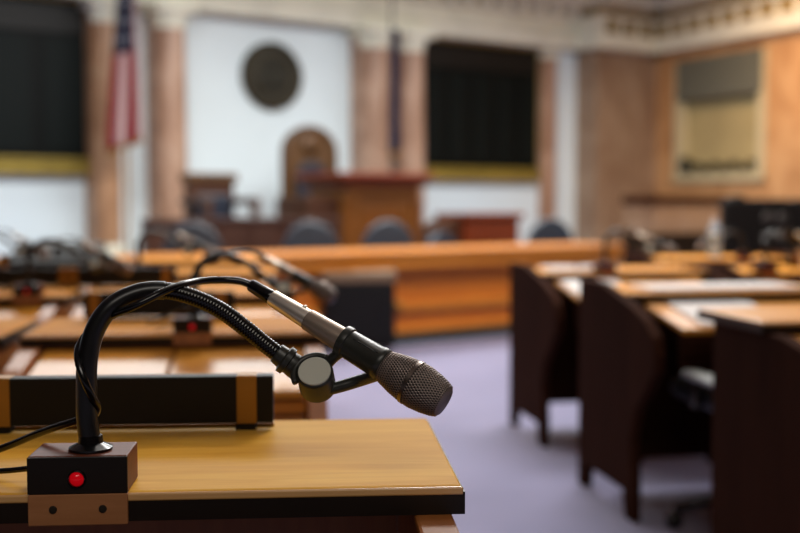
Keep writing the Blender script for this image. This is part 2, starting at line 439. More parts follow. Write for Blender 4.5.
# flags
def flag(px, n, zpole, zc0, zc1, w0, w1, label, mat, lean):
    u = uA(px, n)
    t = wroot_('flag_on_pole', u, n, 0, label, 'flag')
    bm = B(); cyl(bm, Vector((0, 0, .04)), Vector((0, 0, zpole)), .022, 12); link('pole', bm, M['brass'] if lean else M['grey_metal'], t, 'auto')
    bm = B(); lathe(bm, Vector((0, 0, 0)), Vector((0, 0, 1)), [(0, .18), (.03, .18), (.06, .1), (.12, .03)], 24); link('stand', bm, M['brass'], t, 'auto')
    bm = B(); lathe(bm, Vector((0, 0, zpole)), Vector((0, 0, 1)), [(0, .02), (.04, .05), (.1, .04), (.2, .004)], 12); link('finial', bm, M['brass'], t, 'auto')
    bm = B(); uvl = bm.loops.layers.uv.new('UVMap'); NX, NZ = 48, 30; grid = []
    for j in range(NZ + 1):
        v = j / NZ; z = zc0 + (zc1 - zc0) * v; ww = w0 + (w1 - w0) * v; row = []
        for i in range(NX + 1):
            a = i / NX
            x = (a - .5) * ww + lean * (1 - v); y = -.07 + .055 * math.sin(a * 4.5 * 2 * PI + v * 1.5) * (1 - .4 * v)
            zz = z + (.16 * (a - .5) * (1 - v)) * (1 if lean else .3)
            row.append(bm.verts.new((x, y, zz)))
        grid.append(row)
    for j in range(NZ):
        for i in range(NX):
            f = bm.faces.new((grid[j][i], grid[j][i + 1], grid[j + 1][i + 1], grid[j + 1][i]))
            for lp, (a, b) in zip(f.loops, ((i, j), (i + 1, j), (i + 1, j + 1), (i, j + 1))): lp[uvl].uv = (a / NX, b / NZ)
    o = link('cloth', bm, mat, t, True); s = o.modifiers.new('solid', 'SOLIDIFY'); s.thickness = .004
    bm = B()
    tube(bm, [Vector(((i / 24 - .5) * w0 + lean, -.07 + .055 * math.sin(i / 24 * 9 * PI), zc0 - .02 + (.16 * (i / 24 - .5)) * (1 if lean else .3))) for i in range(25)], .022, 8)
    link('gold_fringe', bm, M['brass'], t, True)
nf = .85
uf = uA(124, nf); flag(128, nf, 4.05, zA(145, uf, nf), zA(-14, uf, nf), .46, .2, 'red and white striped flag with starred blue canton beside the tan marble column', M['flag'], -.06)
uf = uA(392, nf); flag(392, nf, 4.0, zA(152, uf, nf), zA(30, uf, nf), .15, .1, 'dark blue flag with gold fringe on a grey pole between the two right pink columns', M['navy_cloth'], 0)

# ------------------------------------------------------------------ dais
ZD = .45; ND = 4.0
dp = wroot_('dais_platform', (uA(140, ND) + uA(520, 3)) / 2, 0, 0, 'low raised platform along the white back wall carrying the tall chairs and the rostrum', 'platform')
ud0, ud1 = uA(140, ND) - dp.location.dot(U) + O.dot(U), uA(530, 3) - dp.location.dot(U) + O.dot(U)
bm = B(); box(bm, ud0, ud1, -ND, -1.08, 0, ZD); link('deck', bm, M['brown'], dp)
bm = B(); box(bm, ud0, ud1, -ND - .03, -ND, 0, ZD); link('riser_panel', bm, M['brown'], dp)
# parapet between left and rostrum
np_ = 3.7
u0, u1 = uA(143, np_), uA(338, np_)
t = wroot_('dais_parapet', (u0 + u1) / 2, np_, ZD, 'low dark brown panelled parapet on the platform in front of the tall chairs', 'parapet')
w = (u1 - u0) / 2; h = zA(218, (u0 + u1) / 2, np_) - ZD
bm = B(); box(bm, -w, w, -.05, .05, 0, h - .04); link('panel_board', bm, M['brown'], t)
bm = B(); box(bm, -w, w, -.08, .08, h - .04, h); link('cap_rail', bm, M['brown'], t, bevel=.01)
for k in range(6):
    x = -w + 2 * w * (k + .5) / 6
    bm = B(); box(bm, x - w / 6 * .75, x + w / 6 * .75, -.065, -.05, .06, h - .1); link('raised_panel', bm, M['brown'], t, bevel=.01)
# rostrum
nr = 3.3
u0, u1 = uA(346, nr), uA(417, nr); uc = (u0 + u1) / 2; w = (u1 - u0) / 2
zt = zA(173, uc, nr)
t = wroot_('speaker_rostrum', uc, nr, ZD, 'orange oak rostrum with dark red moulded top in front of the pink columns', 'rostrum')
h = zt - ZD
bm = B(); box(bm, -w, w, 0, .8, 0, h - .14); link('body', bm, M['oak_frame'], t)
bm = B(); box(bm, -w - .16, w + .13, -.16, .9, h - .06, h); box(bm, -w - .1, w + .08, -.1, .86, h - .14, h - .06); link('cornice', bm, M['mahog'], t, bevel=.015)
bm = B(); box(bm, -w - .02, w + .02, -.03, 0, h - .3, h - .14); link('frieze_board', bm, M['oak_frame'], t, bevel=.008)
for sx in (-1, 1):
    bm = B(); box(bm, min(sx * (w + .02), sx * (w - .1)), max(sx * (w + .02), sx * (w - .1)), -.03, 0, 0, h - .3); link('stile', bm, M['rost'], t, bevel=.008)
bm = B(); box(bm, -w + .16, w - .16, -.025, 0, .06, h - .38); link('front_panel', bm, M['rost'], t, bevel=.02)
bm = B(); box(bm, -w - .42, -w, .12, .85, 0, h - .28); link('side_wing', bm, M['brown'], t, bevel=.01)
bm = B(); box(bm, w, w + .25, .25, .85, 0, h - .34); link('side_wing', bm, M['brown'], t, bevel=.01)
# throne
nt_ = 1.2
u0, u1 = uA(283, nt_), uA(333, nt_); uc = (u0 + u1) / 2; w = (u1 - u0) / 2
t = wroot_('arched_chair', uc, nt_, ZD, 'tall carved brown chair with an arched back standing under the round seal', 'chair')
h = zA(127, uc, nt_) - ZD
def arch(w, h, z0, k=24):
    return [(-w, z0)] + [(-w * math.cos(PI * i / k), h - w * .85 + w * .85 * math.sin(PI * i / k)) for i in range(k + 1)] + [(w, z0)]
bm = B(); prism(bm, arch(w, h, 0.1), lambda a, b, q: Vector((a, q, b)), -.06, .06); link('backrest', bm, M['throne'], t, bevel=.015)
bm = B(); pr = arch(w * .98, h - .02, .1)
tube(bm, [Vector((a, -.06, b)) for a, b in pr], .04, 10); link('carved_border', bm, M['throne'], t, True)
bm = B(); prism(bm, arch(w * .62, h * .72, .5), lambda a, b, q: Vector((a, q, b)), -.12, -.05); link('back_pad', bm, M['navy'], t, bevel=.02)
bm = B(); lathe(bm, Vector((0, -.05, h - w * .6)), Vector((0, -1, 0)), [(0, w * .4), (.04, w * .36), (.06, w * .1)], 20); link('crest', bm, M['throne'], t, True)
bm = B(); box(bm, -w, w, -.65, 0, .36, .5); link('seat', bm, M['navy'], t, bevel=.04)
for sx in (-1, 1):
    bm = B(); box(bm, sx * w - .06, sx * w + .06, -.6, 0, .62, .7); box(bm, sx * w - .05, sx * w + .05, -.6, -.5, .0, .64); link('armrest', bm, M['throne'], t, bevel=.02)
    bm = B(); box(bm, sx * (w - .06) - .05, sx * (w - .06) + .05, -.06, .06, 0, .4); link('leg', bm, M['throne'], t, bevel=.01)
# square-backed chair at the left
ns = 2.2
u0, u1 = uA(187, ns), uA(233, ns); uc = (u0 + u1) / 2; w = (u1 - u0) / 2
t = wroot_('square_backed_chair', uc, ns, ZD, 'brown wooden chair with a square back and dark pad left of the arched chair', 'chair')
h = zA(173, uc, ns) - ZD
bm = B(); box(bm, -w, w, -.05, .09, .35, h); link('backrest', bm, M['brown'], t, bevel=.015)
bm = B(); box(bm, -w - .04, w + .04, -.08, .12, h - .1, h); link('top_rail', bm, M['throne'], t, bevel=.02)
bm = B(); box(bm, -w * .72, w * .78, -.11, -.05, .4, h - .24); link('back_pad', bm, M['navy'], t, bevel=.03)
bm = B(); box(bm, -w, w, -.6, 0, .34, .46); link('seat', bm, M['navy'], t, bevel=.03)
for sx in (-1, 1):
    bm = B(); box(bm, sx * w - .07, sx * w + .05, -.6, .05, .6, .68); box(bm, sx * w - .05, sx * w + .04, -.6, -.52, .46, .62); link('armrest', bm, M['brown'], t, bevel=.02)
    for yy in (-.55, .0):
        bm = B(); box(bm, sx * w * .9 - .04, sx * w * .9 + .04, yy - .04, yy + .04, 0, .36); link('leg', bm, M['brown'], t, bevel=.01)
# side desk
nd = 3.0
u0, u1 = uA(466, nd), uA(519, nd); uc = (u0 + u1) / 2; w = (u1 - u0) / 2
t = wroot_('mahogany_side_desk', uc, nd, ZD, 'reddish brown mahogany desk right of the rostrum under the right voting board', 'desk')
h = zA(213, uc, nd) - ZD
bm = B(); box(bm, -w, w, 0, .55, 0, h - .07); link('body', bm, M['mahog'], t, bevel=.01)
bm = B(); box(bm, -w - .04, w + .05, -.05, .6, h - .07, h); link('top', bm, M['mahog'], t, bevel=.015)
bm = B(); box(bm, -w + .08, w - .08, -.02, 0, .2, h - .2); link('front_panel', bm, M['mahog'], t, bevel=.01)
bm = B(); prism(bm, [(-w - .72, 0), (-w - .72, h - .02 - .22), (-w - .5, h - .24), (-w - .2, h - .1), (-w, h - .04), (-w, 0)], lambda a, b, q: Vector((a, q, b)), .1, .5); link('curved_wing', bm, M['brown'], t, bevel=.01)

# clerk bench
q = G(447, 341, 0); nb = (q - O).dot(N)
u0, u1 = uA(120, nb), uA(622, nb); uc = (u0 + u1) / 2; w = (u1 - u0) / 2
zt = zA(251, uA(400, nb), nb)
t = wroot_('clerks_bench', uc, nb, 0, 'long orange oak bench counter crossing the floor in front of the platform', 'counter')
bm = B(); box(bm, -w, w, -.05, .62, zt - .04, zt); link('worktop', bm, M['oak_light'], t, bevel=.012)
bm = B(); box(bm, -w, w, -.025, .02, zt - .13, zt - .04); link('fascia', bm, M['oak_light'], t, bevel=.008)
bm = B(); box(bm, -w + .05, w - .05, .06, .56, .07, zt - .04); link('front_board', bm, M['oak_far'], t)
bm = B(); box(bm, -w + .04, w - .04, .04, .58, 0, .08); link('kick_board', bm, M['green_base'], t)
bm = B(); box(bm, -w + .05, w - .05, .03, .07, .25, .31); box(bm, -w + .05, w - .05, .03, .07, .08, .13); link('moulding', bm, M['oak_light'], t, bevel=.006)
ub = uA(398, nb) - uc
for x in (ub - 1.3, ub - .02, ub + 1.45):
    bm = B(); box(bm, x - .03, x + .03, .03, .07, .08, zt - .13); link('stile', bm, M['oak_far'], t, bevel=.006)
bm = B(); sphere(bm, Vector((ub, .0, .3)), .035); cyl(bm, Vector((ub, 0, .3)), Vector((ub, .06, .3)), .014, 10); link('glint_knob', bm, M['brass'], t, True)  # shiny ball added to the bench to catch a highlight

# round-backed chairs behind the bench
def round_chair():
    t = wroot_('round_backed_chair', 0, 0, 0, None, 'chair', 'round-backed chairs behind the bench')
    k = 20
    out = [(-.23 * math.cos(PI * i / k), .66 + .27 * math.sin(PI * i / k)) for i in range(k + 1)]
    inn = [(.13 * math.cos(PI * i / k), .62 + .14 * math.sin(PI * i / k)) for i in range(k + 1)]
    bm = B(); prism(bm, [(-.23, .48)] + out + [(.23, .48)], lambda a, b, q: Vector((a, .2 + q + .35 * a * a, b)), .0, .07); link('backrest', bm, M['blue_leather'], t, bevel=.02)
    bm = B(); prism(bm, [(-.13, .5)] + [(-a, b) for a, b in inn] + [(.13, .5)], lambda a, b, q: Vector((a, .19 + q, b)), -.02, .02); link('back_pad', bm, M['tan'], t, bevel=.01)
    bm = B(); lathe(bm, Vector((0, 0, .42)), Vector((0, 0, 1)), [(0, .2), (.02, .24), (.07, .24), (.09, .2)], 28); link('seat', bm, M['blue_leather'], t, 'auto')
    bm = B(); cyl(bm, Vector((0, 0, .08)), Vector((0, 0, .42)), .03, 14); link('column', bm, M['black_metal'], t, 'auto')
    for i in range(5):
        a = 2 * PI * i / 5
        bm = B(); tube(bm, [Vector((0, 0, .1)), Vector((.14 * math.cos(a), .14 * math.sin(a), .085)), Vector((.27 * math.cos(a), .27 * math.sin(a), .05))], .018, 8)
        sphere(bm, Vector((.27 * math.cos(a), .27 * math.sin(a), .026)), .026, u=10, v=6); link('leg', bm, M['black_metal'], t, True)
    return t
rc = round_chair()
nc = nb - 1.05
for i, (px, lab) in enumerate(((305, 'blue-grey round-backed chair behind the bench, below the tall arched chair'),
                               (381, 'blue-grey round-backed chair behind the bench, directly in front of the rostrum'),
                               (422, 'blue-grey round-backed chair behind the bench, right of the rostrum front'),
                               (540, 'blue-grey round-backed chair behind the bench, right of the mahogany desk'),
                               (190, 'blue-grey round-backed chair behind the bench, below the square-backed chair'))):
    c = rc if i == 0 else copy_tree(rc)
    nn = nc if px != 422 else nc - .7
    c.location = W(uA(px, nn), nn, 0 if px != 422 else 0)
    c.rotation_euler = (0, 0, WA + PI + (.2 if px == 422 else -.35))
    c['label'] = lab
    if px == 422: c.scale = (1, 1, .86)

# black cabinet standing before the bench
q = G(360, 352, 0)
t = empty('floor_cabinet', q, .12, 'small black box-shaped cabinet with a brownish top standing before the orange bench', 'cabinet')
bm = B(); box(bm, -.265, .255, 0, .4, .03, .5); link('body', bm, M['black_paint'], t, bevel=.01)
bm = B(); box(bm, -.275, .265, -.02, .42, .5, .58); link('top', bm, M['cab_top'], t, bevel=.012)
bm = B(); box(bm, -.215, .215, -.015, 0, .06, .48); d = link('door', bm, M['black_paint'], t, bevel=.006)
bm = B(); box(bm, .15, .17, -.03, -.015, .25, .35); link('handle', bm, M['black_metal'], d, bevel=.004)
for sx in (-.19, .19):
    for yy in (.04, .36):
        bm = B(); cyl(bm, Vector((sx, yy, 0)), Vector((sx, yy, .03)), .025, 12); link('foot', bm, M['black_rubber'], t, 'auto')

# balustrade in front of the marble pier
nbs = 2.6
u0, u1 = uA(624, nbs), uA(735, nbs); uc = (u0 + u1) / 2; w = (u1 - u0) / 2
t = wroot_('gallery_balustrade', uc, nbs, 0, 'dark brown wooden balustrade with thin balusters standing before the marble wall', 'balustrade')
h = zA(196, uc, nbs); hb = zA(233, uc, nbs)
bm = B(); box(bm, -w, w, -.05, .05, h - .13, h); link('top_rail', bm, M['gable'], t, bevel=.012)
bm = B(); box(bm, -w, w, -.04, .04, 0, hb); link('lower_panel', bm, M['rack'], t)
for k in range(22):
    x = -w + 2 * w * (k + .5) / 22
    bm = B(); lathe(bm, Vector((x, 0, hb)), Vector((0, 0, 1)), [(0, .02), ((h - hb) * .25, .03), ((h - hb) * .4, .015), (h - hb - .13, .02)], 10); link('baluster', bm, M['marble_wall'], t, 'auto')
# dark high-backed bench at the right
Yk = 9.3
c0 = P(723, 196, Yk)
t = empty('high_backed_bench', Vector((c0.x, Yk, 0)), -.02, 'long dark brown high-backed bench with rows of round buttons at the right edge', 'bench')
h = P(760, 199, Yk).z; wseg = .56
for k in range(3):
    x = k * (wseg + .012)
    bm = B(); box(bm, x, x + wseg, 0, .12, .08, h); s = link('back_section', bm, M['rack'], t, bevel=.03)
    for i in (0, 1):
        for j in range(3):
            bm = B(); lathe(bm, Vector((x + .38 + i * .12 - (0), 0.005, h - .16 - j * .17)), Vector((0, -1, 0)), [(0, .055), (.012, .05), (.02, .02)], 16); link('button', bm, M['rack_btn'], s, True)
bm = B(); box(bm, .0, 3 * wseg, -.5, .02, .36, .48); link('seat', bm, M['rack'], t, bevel=.03)
bm = B(); box(bm, .02, 3 * wseg - .02, -.44, .1, 0, .36); link('base', bm, M['rack'], t)
bm = B(); sphere(bm, Vector((.13, .06, h)), .06, 1.2, .6, .6); link('headrest_bump', bm, M['rack'], t, True)

# ------------------------------------------------------------------ legislators' desks
ZT = .76
PROF = [(.30, .75), (.30, .1), (.30, 0), (.24, 0), (.22, .09), (-.15, .09), (-.17, 0), (-.24, 0), (-.24, .12), (-.23, .3), (-.27, .4), (-.34, .48),
        (-.385, .55), (-.365, .61), (-.3, .665), (-.2, .705), (-.08, .728), (.02, .733)]
PROFR = [(.40, .785), (.40, .1), (.40, 0), (.33, 0), (.31, .09), (-.06, .09), (-.08, 0), (-.15, 0), (-.15, .12), (-.13, .28), (-.17, .38), (-.26, .46),
         (-.33, .53), (-.335, .59), (-.31, .645), (-.24, .69), (-.13, .725), (.0, .752), (.1, .772), (.17, .785)]
def make_desk(Wd, drop, gmat, tmat, smat, proud=False):
    """origin: floor under the right front corner of the shelf; x to the right, y away from the sitter"""
    t = empty('legislator_desk', (0, 0, 0), 0, None, 'desk')
    bm = B(); box(bm, -Wd, 0, 0, .39, ZT - .03, ZT); link('shelf_top', bm, tmat, t, bevel=.006, seg=3)
    bm = B(); box(bm, -Wd, 0, -.0045, .0005, ZT - .0095, ZT - .0004); link('edge_highlight', bm, M['edge_highlight'], t, bevel=.0035, seg=4)  # light glossy strip added as the highlight on the front edge
    bm = B(); box(bm, -Wd, 0.0, -.003, 0.0, ZT - .031, ZT - .0095); box(bm, 0, .002, -.003, .39, ZT - .031, ZT - .006); box(bm, -Wd - .002, -Wd, -.003, .39, ZT - .031, ZT - .006); link('edge_band', bm, M['dark'], t)
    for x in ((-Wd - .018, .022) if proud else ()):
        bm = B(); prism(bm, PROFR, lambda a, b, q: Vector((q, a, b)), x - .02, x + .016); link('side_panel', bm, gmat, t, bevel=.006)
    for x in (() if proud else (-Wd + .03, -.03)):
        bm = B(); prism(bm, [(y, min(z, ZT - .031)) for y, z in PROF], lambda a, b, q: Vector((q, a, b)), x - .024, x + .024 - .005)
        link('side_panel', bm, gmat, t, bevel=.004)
    bm = B(); box(bm, -Wd + .055, -.055, .25, .27, .12, ZT - .031); link('back_panel', bm, gmat, t)
    a = math.atan2(-.05, -.36)
    half = (Wd - .11) / 2
    for k in range(2):
        x0 = -Wd + .055 + k * half
        bm = B(); vs = []
        y0, y1, z0, z1 = -.33, .22 if drop < .02 else .0, .672, ZT - .031 - drop
        if drop < .02: y1 = -.005
        prism(bm, [(y0, z0), (y1, z1), (y1, z1 - .018), (y0, z0 - .018)], lambda a, b, q: Vector((q, a, b)), x0 + .003, x0 + half - .003)
        link('writing_leaf', bm, smat, t, bevel=.003)
    bm = B()
    for i, z in enumerate((.648, .61, .572)):
        box(bm, -Wd + .057, -.057, -.312 + .004 * (i % 2), -.295, z - .03, z)
    link('drawer_front', bm, M['oak_light'] if gmat is not M['gable'] else M['gable'], t, bevel=.003)
    return t
def place(o, corner, rz, label): o.location = (corner.x, corner.y, 0); o.rotation_euler = (0, 0, rz); o['label'] = label; return o
# foreground desk
c = G(463, 485.5, ZT); b = G(425, 418, ZT)
R1 = math.atan2(84, 1111)
desk1 = place(make_desk(.95, .035, M['gable_orange'], M['oak'], M['gable']), c, R1, 'nearest honey oak desk carrying the sharp microphone and the black nameplate block')
desk1['group'] = 'desks left of the aisle'
deskL = make_desk(.72, .006, M['gable_orange'], M['oak_shelf'], M['oak_gloss']); deskL['group'] = 'desks left of the aisle'
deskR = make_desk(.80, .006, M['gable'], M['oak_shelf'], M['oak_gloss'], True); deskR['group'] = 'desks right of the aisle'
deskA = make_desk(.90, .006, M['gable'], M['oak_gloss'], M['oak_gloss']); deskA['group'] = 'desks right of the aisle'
def edge_x(Y): return .069 - .168 * (Y - 1.21)
ROT = math.radians(6.0)
left_rows = {}
first = True
names = {2: ('honey oak desk directly behind the nearest desk and its nameplate block', 'honey oak desk at the far left directly behind the nearest desk, past a narrow gap'),
         3: ('third oak desk back in the left rows, at its aisle end', 'third oak desk back in the left rows, at the left edge of the picture'),
         4: ('fourth oak desk back in the left rows, at its aisle end', 'fourth oak desk back in the left rows, at the left edge of the picture'),
         5: ('farthest oak desk of the left rows, nearest the small black cabinet', 'farthest oak desk of the left rows, below the left column')}
for row, Y in ((2, 2.68), (3, 3.80), (4, 4.92), (5, 6.05)):
    for k in range(2):
        d = deskL if first else copy_tree(deskL); first = False
        rz = ROT + k * .0
        x = edge_x(Y) - k * .765 * math.cos(rz); y = Y - k * .765 * math.sin(rz)
        place(d, Vector((x, y, 0)), rz, names[row][k]); left_rows[(row, k)] = d
right_rows = {}
RR = math.radians(9.8)
rn = {'a': ('shade-darkened walnut sided desk nearest on the right of the aisle, cut by the right edge', None),
      'b': ('shade-darkened walnut sided desk with a white sheet, second from the front right of the aisle', 'desk to the right of the second right-hand desk, at the right edge'),
      'c': ('shade-darkened walnut sided desk third from the front right of the aisle, beside the bench', 'desk beside the third right-hand desk, in the middle of that row', 'desk in the third right-hand row, at the right edge'),
      'd': (None, 'farthest right-hand desk, touching the bench end', 'farthest right-hand desk, in front of the dark high-backed bench')}
first = True
for key, px, Y, rz in (('a', 699, 3.28, RR), ('b', 580, 4.2, RR), ('c', 510, 5.35, RR), ('d', 470, 6.5, RR)):
    X = (px - 400) / FPX * Y
    for k in range(len(rn[key])):
        if rn[key][k] is None: continue
        if key == 'a': d = deskA
        else:
            d = deskR if first else copy_tree(deskR); first = False
        r_ = rz; Y = Y - (.16 if k else 0)
        # back left corner of the shelf at (X, Y)
        corner = Vector((X, Y, 0)) + Vector((math.cos(r_), math.sin(r_), 0)) * (.80 + .04 + k * .93 if key != 'a' else .90) - Vector((-math.sin(r_), math.cos(r_), 0)) * .39
        place(d, corner, r_, rn[key][k]); right_rows[(key, k)] = d
bpy.context.view_layer.update()

# ------------------------------------------------------------------ nameplates
def make_plate():
    t = empty('nameplate_block', (0, 0, 0), 0, None, 'nameplate', 'black nameplate blocks on the desks')
    w, z0, z1 = .196, .010, .0745
    bm = B(); box(bm, -w, w, -.014, .014, z0, z1); link('block', bm, M['black_paint'], t, bevel=.0015)
    for x in (-.169, .160):
        bm = B(); box(bm, x - .0135, x + .0135, -.0155, .0155, z0 - .0006, z1 + .001); link('brass_band', bm, M['brass'], t, bevel=.001)
        bm = B(); box(bm, x - .015, x + .012, -.013, .013, 0, z0); link('foot', bm, M['black_paint'], t)
    bm = B(); box(bm, -w, w, .012, .022, 0, .005); link('base_strip', bm, M['brass'], t)
    return t
plate = make_plate()
q0 = G(272, 429, ZT); q1 = G(-14, 431, ZT)
pc = (q0 + q1) / 2; plate.location = pc; plate.rotation_euler = (0, 0, R1)
plate['label'] = 'black nameplate block with two brass bands standing at the back of the nearest desk'
def on_shelf(d, x, y, z=ZT):
    rz = d.rotation_euler.z
    return Vector((d.location.x + x * math.cos(rz) - y * math.sin(rz), d.location.y + x * math.sin(rz) + y * math.cos(rz), z))
for d, x, lab in ((left_rows[(2, 0)], -.43, 'black nameplate block with brass bands on the desk directly behind the nearest one'),
                  (left_rows[(3, 0)], -.62, 'black nameplate block on the third left desk back, at its aisle end'),
                  (left_rows[(3, 1)], -.22, 'black nameplate block on the third left desk back, at the left edge of the picture'),
                  (left_rows[(4, 1)], -.3, 'black nameplate block on the fourth left desk back, at the left edge of the picture'),
                  (right_rows[('c', 1)], -.22, 'black nameplate block on the middle desk of the third right-hand row'),
                  (right_rows[('c', 2)], -.3, 'black nameplate block on the right desk of the third right-hand row'),
                  (right_rows[('b', 1)], -.35, 'black nameplate block at the right edge on the second right-hand row')):
    c = copy_tree(plate); c.location = on_shelf(d, x, .31); c.rotation_euler = (0, 0, d.rotation_euler.z); c['label'] = lab

# ------------------------------------------------------------------ the microphone
fr = Vector((math.cos(R1), math.sin(R1), 0)); bk = Vector((-math.sin(R1), math.cos(R1), 0))
edge_pt = G(80.5, 491.5, ZT)                       # on the desk's front edge under the box centre
# box in a local frame: origin at desk edge, x right, y back
mic = empty('gooseneck_microphone', edge_pt, R1, 'sharp black gooseneck microphone on a walnut box clamped to the nearest desk', 'microphone', 'gooseneck microphones on the desks')
INV = Matrix.Rotation(-R1, 4, 'Z') @ Matrix.Translation(-edge_pt)
def L(v): return INV @ v
hw = .0522; hb = .0415
bm = B(); box(bm, -hw, hw, -.012, .056, 0.0008, hb); bx = link('base_box', bm, M['walnut'], mic, bevel=.0015)
bm = B(); box(bm, -hw - .0003, hw + .0003, -.0145, -.0121, .001, hb - .0008); link('shaded_front', bm, M['dark'], bx, bevel=.0008)  # dark layer paints the shade on the front of the box
bm = B(); box(bm, -hw, hw, -.0145, -.0062, -.033, .0008); pl = link('clamp_strip', bm, M['tan'], mic, bevel=.0012)
for x in (-.026, .026):
    bm = B(); lathe(bm, Vector((x, -.0145, -.0155)), Vector((0, -1, 0)), [(0, .0044), (.001, .004), (.0012, .001)], 18); link('screw', bm, M['screw'], pl, 'auto')
lp = Vector((-.0005, -.0145, .0175))
bm = B(); lathe(bm, lp, Vector((0, -1, 0)), [(0, .0098), (.003, .0094), (.0035, .008), (0.001, .0078)], 28, cap=False); led = link('light_bezel', bm, M['black_gloss'], bx, 'auto')
bm = B(); sphere(bm, lp, .0078, 1, .75, 1, 24, 14); link('red_light', bm, M['led'], bx, True)
# flange and gooseneck
yb = .018
base_w = edge_pt + fr * .008 + bk * yb + Vector((0, 0, hb))
bl = L(base_w)
bm = B(); lathe(bm, bl, Vector((0, 0, 1)), [(0, .0235), (.003, .0235), (.0055, .019), (.008, .0135), (.016, .0125)], 36); link('mount_flange', bm, M['black_gloss'], mic, 'auto')
Yb = base_w.y
neck_px = [(89, 440, 0), (87, 418, 0), (86.5, 395, 0), (87, 365, 0), (91, 342, .003), (98, 324, .006), (110, 308, .01), (127, 297, .016), (148, 291, .022), (172, 291.5, .028), (198, 299, .034), (222, 311, .04), (245, 328, .044), (266, 345, .047), (284, 358.5, .049), (297, 368, .05)]
npts = [L(P(x, y, Yb + d)) for x, y, d in neck_px]
npts[0] = bl + Vector((0, 0, .002)); 
pts = resample(spline(npts, 10), .0009)
tot = len(pts)
i0 = next(i for i, p_ in enumerate(pts) if (P(168, 290, Yb + .028) - (INV.inverted() @ p_)).length < .004)
def nrad(i, s):
    base = .0108 - .0012 * min(1, i / (tot * .6))
    if i < i0: return base + .0008
    return base + .0003 * math.sin(2 * PI * (i - i0) * .0009 / .0036)
bm = B(); tube(bm, pts[:i0 + 1], nrad, 18); nk = link('gooseneck', bm, M['black_rubber'], mic, True)
bm = B(); off = i0; tube(bm, pts[i0:], lambda i, s: nrad(i + i0, s), 18); link('ribbed_hose', bm, M['black_metal'], nk, True)
# end collar
ea, eb_ = L(P(276, 352.5, Yb + .048)), L(P(301, 371, Yb + .049)); ax = eb_ - ea; La = ax.length
bm = B(); lathe(bm, ea, ax, [(0, .0105), (.001, .0118), (La * .28, .0125), (La * .33, .0165), (La * .5, .0165), (La * .54, .0135), (La, .0145), (La + .006, .012)], 32); link('end_collar', bm, M['clip'], mic, 'auto')
# knuckle
Yk = Yb + .049
kax = Vector((-.06, -.74, .66)).normalized()
kf = P(314.5, 371.5, Yk - .022)
kloc = L(kf); kaxl = (INV.to_3x3() @ kax)
bm = B(); lathe(bm, kloc - kaxl * .0345, kaxl, [(0, .0185), (.002, .0208), (.031, .0208), (.0335, .0200), (.0345, .0186)], 44); link('clip_knuckle', bm, M['clip'], mic, 'auto')
bm = B(); lathe(bm, kloc, kaxl, [(0, .0183), (.0012, .0183), (.0018, .0176)], 44); dsc = link('knuckle_disc', bm, M['disc'], mic, 'auto')
kx, ky = frame_of(kaxl)
arc = []
for i in range(25):
    a = math.radians(62 + 150 * i / 24)
    upv = (Vector((0, 0, 1)) - kaxl * kaxl.z).normalized(); rt = upv.cross(kaxl).normalized()
    arc.append(kloc - kaxl * .004 + (rt * math.cos(a) + upv * math.sin(a)) * .0240)
bm = B(); tube(bm, arc, .0036, 10); link('yoke', bm, M['clip'], mic, True)
# microphone body along an axis
Yt = Yb + .085; Yh = Yb - .005
T = P(250, 284.5, Yt); H = P(446, 403, Yh)
mdir = (H - T); ML = mdir.length; k = ML / 229.0
Tl = L(T); md = INV.to_3x3() @ mdir.normalized()
def mp(lst): return [(s * k, r * .00113) for s, r in lst]
mb = B(); lathe(mb, Tl, md, mp([(27, 7.6), (27.5, 8.3), (29, 8.7), (70, 10.0), (70.5, 9.6)]), 40); body = link('microphone_body', mb, M['silver'], mic, 'auto')
bm = B(); lathe(bm, Tl, md, mp([(0, 3.2), (0.4, 5.6), (2, 6.6), (24, 7.6), (26.6, 7.6), (27.2, 7.2)]), 36); link('cable_plug', bm, M['black_gloss'], body, 'auto')
bm = B(); lathe(bm, Tl, md, mp([(70, 9.8), (70.6, 10.8), (72, 11.1), (112, 12.7), (120, 12.9)]), 40); link('lower_tube', bm, M['bronze_tube'], body, 'auto')
sp_ = Tl + md * (62 * k); upm = (Vector((0, 0, 1)) - md * md.z).normalized()
bm = B(); sphere(bm, sp_ + upm * .0112, .0022, 1.6, 1.2, .8, 10, 6); link('switch_pin', bm, M['silver'], body, True)
bm = B(); lathe(bm, Tl, md, mp([(111, 12.9), (111.3, 16), (115, 16.6), (118, 16.2), (119, 14.6), (152, 15.6), (153, 16.4), (158, 16.8), (160, 15.6)]), 44); holder = link('clip_sleeve', bm, M['clip'], mic, 'auto')
# groove line on the sleeve
sl = [Tl + md * (s * k) + (upm * .62 - (INV.to_3x3() @ Vector((0, .78, 0)))).normalized() * (.00113 * (14.9 + .02 * (s - 119))) for s in (121, 130, 140, 150)]
bm = B(); tube(bm, sl, .0008, 8); link('sleeve_seam', bm, M['black_gloss'], holder, True)
def fork(pxs, w_):
    bm = B(); tube(bm, spline([L(P(x, y, Yd)) for x, y, Yd in pxs], 6), w_, 12); return link('fork_arm', bm, M['clip'], mic, True)
Ym = Yb + .03
fork([(322, 372, Yk - .004), (332, 359, Yk - .008), (345, 349, Ym)], .0062)
fork([(326, 390, Yk - .008), (342, 386, Yk - .008), (360, 380.5, Yk - .01), (380, 374, Ym - .012)], .0070)
